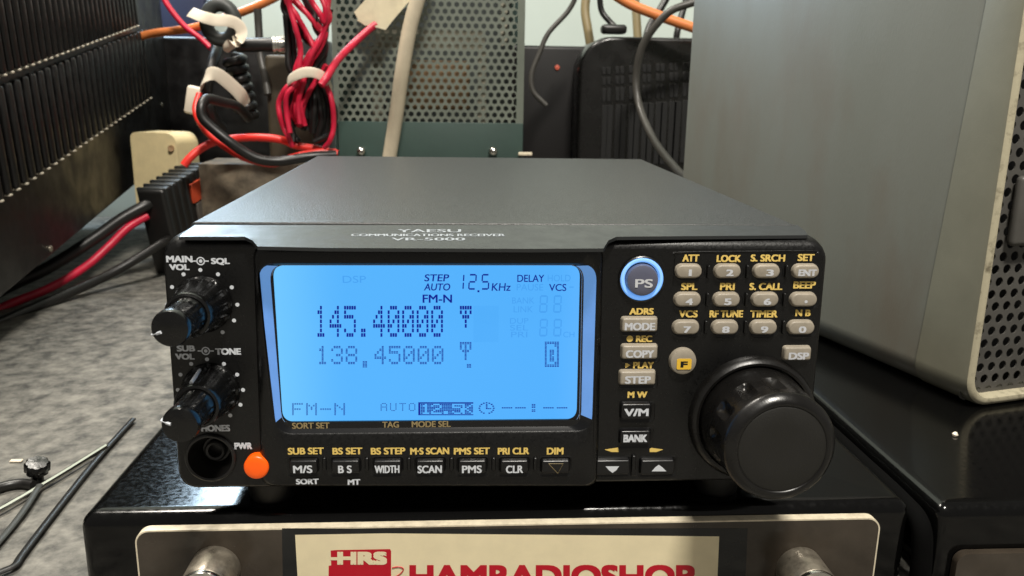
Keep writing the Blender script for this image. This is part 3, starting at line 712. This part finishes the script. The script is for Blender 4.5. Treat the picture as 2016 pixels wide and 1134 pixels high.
def cable(name, pts, r, m, label, cat='cable', group=None, n=10, seg=12):
    o = obj(name, *tube([p if isinstance(p, V) else ony(*p) for p in pts], r, seg, n), m); return tag(o, label, cat, group)
cable('thick_cable', [(-150, 660, 300), (0, 572, 345), (100, 524, 368), (185, 470, 385), (240, 431, 396), (285, 406, 405), (305, 398, 412)], 4.4, 'blackwire', 'upper thick black cable curving from the left edge into the ribbed connector', 'cable', 'black cables of the connector')
cable('thick_cable', [(-150, 705, 250), (0, 634, 296), (100, 592, 330), (200, 548, 365), (272, 508, 385), (320, 478, 402), (335, 470, 410)], 3.3, 'blackwire', 'lower thick black cable on the grey table, nearest the receiver', 'cable', 'black cables of the connector')
cable('red_power_wire', [(-150, 690, 280), (0, 608, 322), (100, 566, 350), (170, 524, 372), (215, 484, 386), (252, 448, 396), (290, 425, 406)], 2.9, 'redwire', 'red wire between the two thick black cables at left', 'wire')

# ------------------------------------------------------------------ cream terminal block
TB = thing('terminal_block', 'cream plastic terminal block behind the ribbed connector', 'terminal block')
tc = ony(327, 312, 478); h1 = V((.95, -.3, 0)).normalized(); h2 = UZ.cross(h1)
vs, fs = loft([[tc+h1*p[0]+UZ*p[1]+h2*d for p in rr(0, -14, 41, 70, (9, 5, 3, 3), 5)] for d in (14, -14)])
obj('body', vs, fs, 'block', TB)
obj('screw_hole', *lathe(ony(338, 292, 461), V((.1, -1, .1)), [(2.6, 0), (2.4, 3), (.01, 2.6)], 16), 'brown', TB)

# ------------------------------------------------------------------ perforated power supply behind
YP = 470
PS = thing('mesh_power_supply', 'tall dark green power supply with perforated mesh front behind the receiver', 'power supply')
xl, xr = ony(659, 240, YP).x, ony(1030, 240, YP).x
zm = ony(850, 243, YP).z; ztop = zm+175; D = 150
perforated(V((xl+3, YP, zm+2)), PX, UZ, xr-xl-8, ztop-zm-6, 6.02, 2.15, 6).make('mesh_panel', 'mesh', PS, 0)
g = G()
for a, b in ((xl, xl+4.2), (xr-5.6, xr)): obj('mesh_frame', *box(((a+b)/2, YP+1, (zm+ztop)/2), b-a, 2.2, ztop-zm), 'mesh', PS)
obj('lower_panel', *box(((xl+xr)/2+1.2, YP+1, (zm+TZ)/2), xr-xl-2.4, 3, zm-TZ+2, None, .6, 2), 'teal', PS)
for sx, x in ((1, xl+.7), (-1, xr-.7)): obj('side_panel', *box((x, YP+D/2+2.6, (TZ+ztop)/2), 1.4, D, ztop-TZ), 'teal', PS)
obj('back_panel', *box(((xl+xr)/2, YP+D+4, (TZ+ztop)/2), xr-xl, 1.5, ztop-TZ), 'inside', PS)
a = ony(800, 215, YP+22); b = ony(925, 120, YP+22)
obj('transformer', *box(((a.x+b.x)/2, YP+45, (a.z+b.z)/2), b.x-a.x, 46, b.z-a.z, None, 2, 2), 'brown', PS)
g = G()
for p, q, dy in (((735, 245), (752, 90), 20), ((940, 245), (958, 95), 18), ((740, 97), (955, 62), 22), ((985, 90), (1000, -40), 10)):
    a = ony(*p, YP+dy); b = ony(*q, YP+dy)
    g.add(*box(((a.x+b.x)/2, YP+dy, (a.z+b.z)/2), abs(b.x-a.x), 3, abs(b.z-a.z)))
g.make('inner_bracket', 'inner', PS)
for px in (711, 971):
    c = ony(px, 298, YP-2); obj('screw', *lathe(c, (0, -1, .15), [(3.6, -.5), (3.4, 1.6), (2.2, 2.8), (.01, 3.1)], 20), 'brightsteel', PS)
c = ony(1034, 303, YP-4); obj('edge_tab', *box(c, 11, 3, 2.6, None, .6, 2), 'cream', PS)

# ------------------------------------------------------------------ cables in front of the mesh
cable('white_cable', [(850, -90, 440), (822, 0, 440), (806, 60, 441), (792, 140, 444), (781, 220, 452), (770, 290, 458), (755, 380, 460)], 5.6, 'whitecable', 'thick dirty white cable hanging in front of the green mesh')
g = G()
tp = [((700, 22), (712, 44), (722, 52), (745, 58), (757, 60)), ]
pts = [(697, 24), (705, 38), (703, 40), (718, 50), (745, 55), (759, 59), (772, 42), (806, 2), (830, -40), (760, -60), (740, -20), (715, 4)]
o = obj('tape_flag', *loft([[ony(x, y, 452 + 4*math.sin(x*.09)) for x, y in pts], [ony(x, y, 449 + 4*math.sin(x*.09)) for x, y in pts]]), 'tape', None, 30)
tag(o, 'crumpled cream masking tape flag on a red wire at the top of the mesh', 'tape')

def b5(pts, Y): return [((350+x*.291), y*.291, Y+(i % 2)*1.5) for i, (x, y) in enumerate(pts)]
CBN = thing('wire_bundle', 'coiled bundle of red and black wires gathered by an off white tie', 'wire bundle')
reds = [[(700, -80), (735, 0), (800, 100), (870, 220), (920, 330), (900, 430), (850, 520), (800, 640), (800, 760), (830, 860)],
        [(780, -60), (800, 0), (880, 100), (960, 200), (1000, 230), (960, 330), (870, 470), (830, 640), (830, 720), (860, 850)],
        [(1030, -60), (1020, 0), (1010, 120), (980, 240), (900, 380), (860, 480), (850, 560), (815, 700), (825, 840)],
        [(740, -30), (760, 60), (800, 200), (830, 330), (820, 470), (810, 560), (740, 640), (735, 760), (760, 900)],
        [(1010, 440), (940, 540), (880, 640), (845, 740), (840, 850)],
        [(860, 450), (800, 540), (730, 600), (685, 690), (690, 780), (715, 860), (750, 930), (775, 990)],
        [(950, 500), (1010, 590), (1045, 700), (1055, 850), (1030, 950), (990, 1000)],
        [(880, -40), (920, 30), (960, 90), (990, 150), (1000, 60), (960, -40)]]
blacks = [[(720, -60), (740, 60), (800, 180), (870, 270), (930, 330), (930, 450), (880, 560), (860, 700), (880, 880)],
          [(840, -40), (900, 80), (960, 180), (1000, 320), (960, 470), (910, 600), (900, 750), (910, 900)],
          [(1000, 60), (1000, 240), (950, 400), (900, 500), (860, 640), (870, 800)], [(790, 560), (740, 650), (730, 760), (760, 880), (820, 960)], [(960, 560), (1000, 640), (1020, 760), (1000, 900), (940, 960)], [(930, 560), (960, 700), (970, 820), (940, 930)], [(760, 100), (780, 300), (790, 450), (780, 560), (760, 700), (790, 860)]]
for i, p in enumerate(reds): obj('red_wire', *tube([ony(*q) for q in b5(p, 418-3*(i % 4))], 1.9, 9, 8), 'redwire', CBN)
for i, p in enumerate(reds[:5]): obj('red_wire', *tube([ony(x+rnd.uniform(-9, 9), y, Y) for x, y, Y in b5(p, 424-2*i)], 1.5, 8, 8), 'redwire', CBN)
for i, p in enumerate(blacks+[[(x+rnd.uniform(-45, 45), y) for x, y in p] for p in blacks]): obj('black_wire', *tube([ony(*q) for q in b5(p, 428-3*(i % 3))], 2.25, 9, 8), 'blackwire', CBN)
tiep = [(742, 590, 425), (750, 545, 412), (800, 510, 404), (870, 488, 402), (950, 500, 404), (1010, 545, 412), (1040, 610, 425)]
obj('tie', *tube([ony(350+x*.291, y*.291, Y) for x, y, Y in tiep], 1, 12, 8, (7.0, 1.0, UZ*.95+PX*.1)), 'tie', CBN)
cable('red_lead', [ony(740, 48, 450), ony(722, 62, 446), ony(690, 92, 438), ony(662, 122, 420), ony(645, 150, 404), ony(632, 168, 400)], 2.7, 'redwire', 'red wire running from the cream tape flag down to the wire bundle', 'wire')
def c5(pts, r, m, Y, name, label, cat='wire', grp=None): return cable(name, [ony(350+x*.291, y*.291, Y+dy) for x, y, dy in pts], r, m, label, cat, grp)
c5([(40, 1120, -10), (80, 1070, -8), (150, 1010, -4), (250, 960, 0), (400, 935, 2), (550, 930, 0), (700, 945, 0), (800, 985, 4), (950, 1010, 4), (1080, 1040, 6)], 2.9, 'redwire2', 425, 'lying_wire', 'bright red wire arching along the table behind the cream block', 'wire', 'wires lying behind the receiver')
c5([(150, 640, 20), (125, 730, 12), (140, 800, 6), (200, 890, 0), (300, 975, -4), (420, 1050, -8), (520, 1085, -8), (650, 1105, -4), (800, 1060, 0), (950, 1030, 4), (1070, 1030, 6)], 2.9, 'redwire2', 418, 'lying_wire', 'bright red wire sloping down beside the thick black lead', 'wire', 'wires lying behind the receiver')
c5([(480, 800, 30), (400, 720, 14), (300, 690, 4), (200, 670, -6), (160, 720, -12), (170, 800, -14), (250, 880, -14), (350, 960, -14), (450, 1030, -12), (560, 1080, -10), (700, 1090, -6), (900, 1060, -2), (1070, 1050, 4)], 3.6, 'blackwire', 414, 'lying_wire', 'thick black lead looping down behind the cream block', 'wire', 'wires lying behind the receiver')
c5([(250, 230, 30), (262, 330, 20), (235, 430, 6), (205, 530, 0), (195, 620, 0), (210, 720, -4), (240, 800, 0), (300, 870, 10)], 4.2, 'blackwire', 440, 'hanging_lead', 'grey black lead dropping from the ring through a white strap', 'wire')
o = obj('white_strap', *tube([ony(350+x*.291, y*.291, Y) for x, y, Y in ((168, 590, 436), (175, 540, 426), (215, 500, 422), (270, 505, 422), (350, 565, 426), (430, 645, 432), (462, 710, 440))], 1, 12, 8, (9.5, .9, UZ*.9+PX*.45)), 'tie')
tag(o, 'white plastic strap bent over the black leads left of the wire bundle', 'strap')
o = obj('white_clip', *box(ony(350+115*.291, 680*.291, 470), 13, 8, 22, (V((.96, 0, -.2)), V((0, 1, 0)), V((.2, 0, .96))), 2, 3), 'tie'); tag(o, 'small white clip behind the bright red wire', 'clip')
# ring with white tape, coax plug
def torus(c, ax, ay, R1, r, n=32, k=12):
    P = [V(c)+ax*(R1*math.cos(2*PI*i/n))+ay*(R1*1.2*math.sin(2*PI*i/n)) for i in range(n)]; rings = []
    for i, p in enumerate(P):
        d = (p-V(c)).normalized(); z = ax.cross(ay); rings.append([p+d*(r*math.cos(2*PI*q/k))+z*(r*math.sin(2*PI*q/k)) for q in range(k)])
    vs, fs = loft(rings, False, False); m = (n-1)*k
    fs += [[m+j, m+(j+1) % k, (j+1) % k, j] for j in range(k)]
    return vs, fs
o = obj('cable_loop', *torus(ony(350+290*.291, 150*.291, 450), PX, UZ, 10.5, 5.2), 'ferrite'); tag(o, 'thick dark grey cable loop above the white tape', 'cable')
o = obj('white_tape_band', *tube([ony(350+x*.291, y*.291, Y) for x, y, Y in ((85, 80, 448), (160, 110, 440), (250, 135, 438), (340, 140, 437), (405, 165, 437), (432, 215, 437), (415, 265, 436), (370, 290, 436), (345, 320, 437), (365, 335, 440))], 1, 12, 8, (8.5, .8, UZ*.5+PX*.85)), 'tie')
tag(o, 'white tape band wrapped round the black coaxial plug', 'tape')
CX = thing('coaxial_plug', 'silver coaxial plug with black sleeve pointing at the wire bundle', 'plug')
a = ony(350+395*.291, 305*.291, 445); b = ony(350+650*.291, 305*.291, 448); c = ony(350+790*.291, 300*.291, 450); ax_ = (c-a).normalized()
obj('sleeve', *lathe(a, ax_, [(4.6, 0), (5.2, 1.5), (5.2, (b-a).length)], 24), 'blackwire', CX)
obj('shell', *lathe(b, ax_, [(5.4, -1), (6.6, -.4), (6.6, 1.6), (6.0, 2), (6.0, 3), (7.0, 3.6), (7.0, 17), (6.2, 18)], 28), 'brightsteel', CX)
# dark coil behind
g = [ony(350+(380+60*math.sin(i*.9)+i*2)*.291, (380+i*9)*.291, 470+12*math.cos(i*.9)) for i in range(46)]
o = obj('coiled_lead', *tube(g, 3.4, 9, 4), 'blackwire'); tag(o, 'coiled black lead in the shade below the coaxial plug', 'lead')
c5([(540, 60, 40), (548, 200, 40), (560, 380, 36), (590, 520, 30), (610, 640, 26)], 3.0, 'greywire', 440, 'dangling_cord', 'thin grey cord dangling behind the coaxial plug', 'cord')

# ------------------------------------------------------------------ things at the back, left
def backbox(name, px0, py0, px1, Y, dep, m, label, cat, zb=TZ, bev=3):
    a = ony(px0, py0, Y); b = ony(px1, py0, Y); zt = (a.z+b.z)/2
    o = obj(name, *box(((a.x+b.x)/2, Y+dep/2, (zt+zb)/2), b.x-a.x, dep, zt-zb, None, bev, 3), m); return tag(o, label, cat)
backbox('black_box', 300, 74, 640, 626, 50, 'amp', 'plain black equipment box in the shade behind the cable tangle', 'box')
backbox('navy_box', 240, -120, 396, 682, 26, 'navy', 'dark navy box behind the black amplifier', 'box')
backbox('brown_box', 1010, 90, 1160, 540, 50, 'brownbox', 'dark brown box between the green mesh and the black speaker', 'box')
cable('orange_cable', [(255, 78, 545), (300, 66, 540), (380, 55, 515), (440, 36, 500), (510, 10, 490), (580, -26, 485)], 3.4, 'orangecable', 'orange cable crossing behind the dark grey loop at upper left', 'cable', 'orange cables')
cable('dark_red_wire', [(310, -30, 520), (330, 10, 515), (362, 50, 510), (395, 76, 505), (415, 95, 500)], 2.3, 'redwire', 'thin dark red wire slanting across the orange cable', 'wire')

o = obj('brown_carton', *box((ony(520, 330, 455).x, 470, (ony(520, 322, 450).z+TZ)/2), 95, 50, ony(520, 322, 450).z-TZ, None, 1.5, 2), 'dirt'); tag(o, 'low mottled brown carton behind the ribbed connector, under the loose wires', 'carton')
backbox('olive_box', 520, 108, 612, 470, 24, 'khakidark', 'dark olive box standing behind the wire bundle', 'box')
# ------------------------------------------------------------------ black speaker, back right
SK = thing('black_speaker', 'black plastic speaker with rounded shoulder and slotted grille at back right', 'speaker')
YS = 500
tlp = ony(1142, 76, YS); brx = ony(1480, 76, YS).x; zt = ony(1250, 72, YS).z
def sring(y, ins, r): 
    return [V((p[0], y, p[1])) for p in rr((tlp.x+brx)/2, (zt+TZ)/2, brx-tlp.x-2*ins, zt-TZ-2*ins, r, 10)]
obj('body', *loft([sring(YS+95, 6, 24), sring(YS+80, 1, 28), sring(YS+8, 0, 28), sring(YS+4.5, .6, 27.6), sring(YS+4, 1.4, 27), sring(YS+2.5, 1.4, 27), sring(YS+1.5, .3, 27.8), sring(YS-.5, .5, 27.6), sring(YS-2, 2.0, 26.2), sring(YS-2.2, 3.4, 25)]), 'speaker', SK)
g = G(); y0 = YS-2.4
for k in range(7):
    for h in (0, 1):
        xa = 1186+k*26.5+h*9.5
        for (pa, pb) in ((132, 147), (151, 167), (173, 200), (207, 330)):
            pa -= k*1.6; pb -= k*1.6
            a = ony(xa, pa, y0); b = ony(xa+6.6, pb, y0)
            g.add(*box(((a.x+b.x)/2, y0, (a.z+b.z)/2), b.x-a.x, .8, a.z-b.z, None, .3, 1))
g.make('grille_slots', 'dark', SK)
o = obj('indicator_lamp', *lathe(ony(1097, 133, 540.2), (0, -1, 0), [(2.4, 0), (2, 1.4), (.01, 1.9)], 16), 'lampred'); tag(o, 'tiny red lamp on the dark brown box at the back', 'lamp')
obj('cable_grommet', *box(ony(1208, 58, YS+45), 22, 14, 8, None, 3, 3), 'blackwire', SK)
# cables over the speaker
cable('thin_black_cable', [(1140, -20, 470), (1120, 20, 470), (1080, 65, 468), (1062, 105, 466), (1047, 145, 464), (1050, 180, 462), (1076, 208, 460)], 2.0, 'greywire', 'thin dark cable curling down beside the green mesh', 'cable', 'thin cables at back right')
cable('thin_black_cable', [(1180, -20, 560), (1184, 20, 560), (1200, 42, 556), (1216, 58, 548)], 2.6, 'blackwire', 'short black cable entering the top of the speaker', 'cable', 'thin cables at back right')
cable('thick_black_cord', [(1420, -25, 440), (1372, 2, 440), (1320, 22, 442), (1282, 62, 446), (1260, 105, 450), (1252, 165, 452), (1262, 220, 440), (1290, 280, 400), (1330, 332, 340), (1352, 352, 310)], 2.9, 'greywire', 'grey black cord bowing in front of the slotted speaker', 'cord')
cable('khaki_cable', [(1156, -20, 610), (1152, 20, 606), (1158, 62, 600), (1166, 110, 596)], 4.2, 'khaki', 'left khaki cable against the pale wall', 'cable', 'khaki cables against the wall')
cable('khaki_cable', [(1248, -20, 612), (1252, 20, 608), (1255, 66, 604), (1258, 110, 600)], 4.0, 'khaki', 'right khaki cable passing behind the orange cable', 'cable', 'khaki cables against the wall')
cable('orange_cable', [(1190, -24, 480), (1240, 8, 478), (1300, 32, 476), (1345, 48, 474), (1400, 66, 472)], 4.0, 'orangecable', 'orange cable sloping over the top of the speaker', 'cable', 'orange cables')
for pts in ([(1322, -20, 600), (1300, 18, 596), (1280, 50, 590), (1270, 90, 580)], [(1352, -20, 602), (1345, 20, 598), (1335, 60, 590)], [(1260, 30, 595), (1290, 42, 590), (1330, 50, 588), (1390, 30, 584)]):
    pass
cable('wall_cord', [(1322, -20, 600), (1300, 18, 596), (1280, 50, 590), (1268, 90, 580)], 3.4, 'blackwire', 'black cord leaning behind the orange cable', 'cord')
cable('wall_cord', [(1356, -20, 602), (1345, 20, 598), (1334, 60, 590), (1330, 90, 590)], 3.0, 'blackwire', 'black cord close beside the grey cabinet edge', 'cord')

# ------------------------------------------------------------------ small things on the table at lower left
def ont(px, py, h=2): return onz(px, py, TZ+h)
o = obj('thin_rod', *tube([ont(-60, 1030, 2), ont(0, 1004, 2), ont(110, 940, 2), ont(208, 879, 2.5)], 1.1, 8, 6), 'brightsteel'); tag(o, 'thin pale metal rod lying on the grey table', 'rod')
o = obj('black_strap', *tube([ont(262, 825, 1.6), ont(190, 905, 1.6), ont(110, 1005, 1.6), ont(45, 1090, 1.6), ont(30, 1112, 1.6), ont(5, 1124, 1.6), ont(-60, 1150, 1.6)], 1, 10, 8, (2.6, 1.3, PX*.8-V((0, .6, 0)))), 'blackwire'); tag(o, 'black strap bent in a loop on the table beside the glossy box', 'strap')
o = obj('black_strap', *tube([ont(78, 955, 2.6), ont(50, 1000, 2.2), ont(10, 1052, 1.6), ont(-60, 1130, 1.6)], 1, 10, 8, (2.4, 1.3, PX*.8-V((0, .6, 0)))), 'ferrite'); tag(o, 'short dark grey strap under the small black thumbscrew', 'strap')
TS = thing('thumbscrew', 'small black thumbscrew standing on the table at lower left', 'screw')
c = ont(74, 950, 0)
obj('stem', *lathe(c, (0.1, 0, 1), [(2.2, 0), (2.0, 4.5)], 16), 'knob', TS)
obj('head', *lathe(c+V((.4, 0, 4.5)), (.25, -.3, 1), [(3.4, 0), (4.3, .8), (4.3, 3.6), (3.6, 4.4), (.01, 4.5)], 60, PX, lambda r, q, t: r*(1-.12*max(0, math.cos(8*t)))), 'knob', TS)
o = obj('dark_cable', *tube([ont(-60, 985, 2), ont(0, 960, 2), ont(40, 952, 2), ont(66, 955, 2)], 1.8, 10, 6), 'blackwire'); tag(o, 'short black cable end behind the small thumbscrew', 'cable')
for i, (px, py) in enumerate(((32, 907),)):
    o = obj('paper_scrap', *box(ont(px, py, .6), 4.5, 2, .6, None, .2, 1), 'tie'); tag(o, 'tiny white scrap on the table behind the thumbscrew', 'scrap')
p = onz(1880, 857, BT-.4)
o = obj('white_crumb', *lathe(p, (0.2, 0, 1), [(.8, -.3), (1.1, .4), (.5, 1.2), (.01, 1.3)], 8), 'tie'); tag(o, 'small white crumb on the black box below the grey cabinet', 'crumb')

o = obj('rubber_strip', *tube([V((125.9, 190, -15)), V((125.9, 120, -15)), V((125.9, 50, -15)), V((125.9, 16, -15)), V((126.0, 4, -17)), V((126.0, 1, -26)), V((126.0, .5, -34))], 3.0, 12, 6), 'mattblack'); tag(o, 'black rubber strip filling the gap between the two glossy boxes', 'strip')
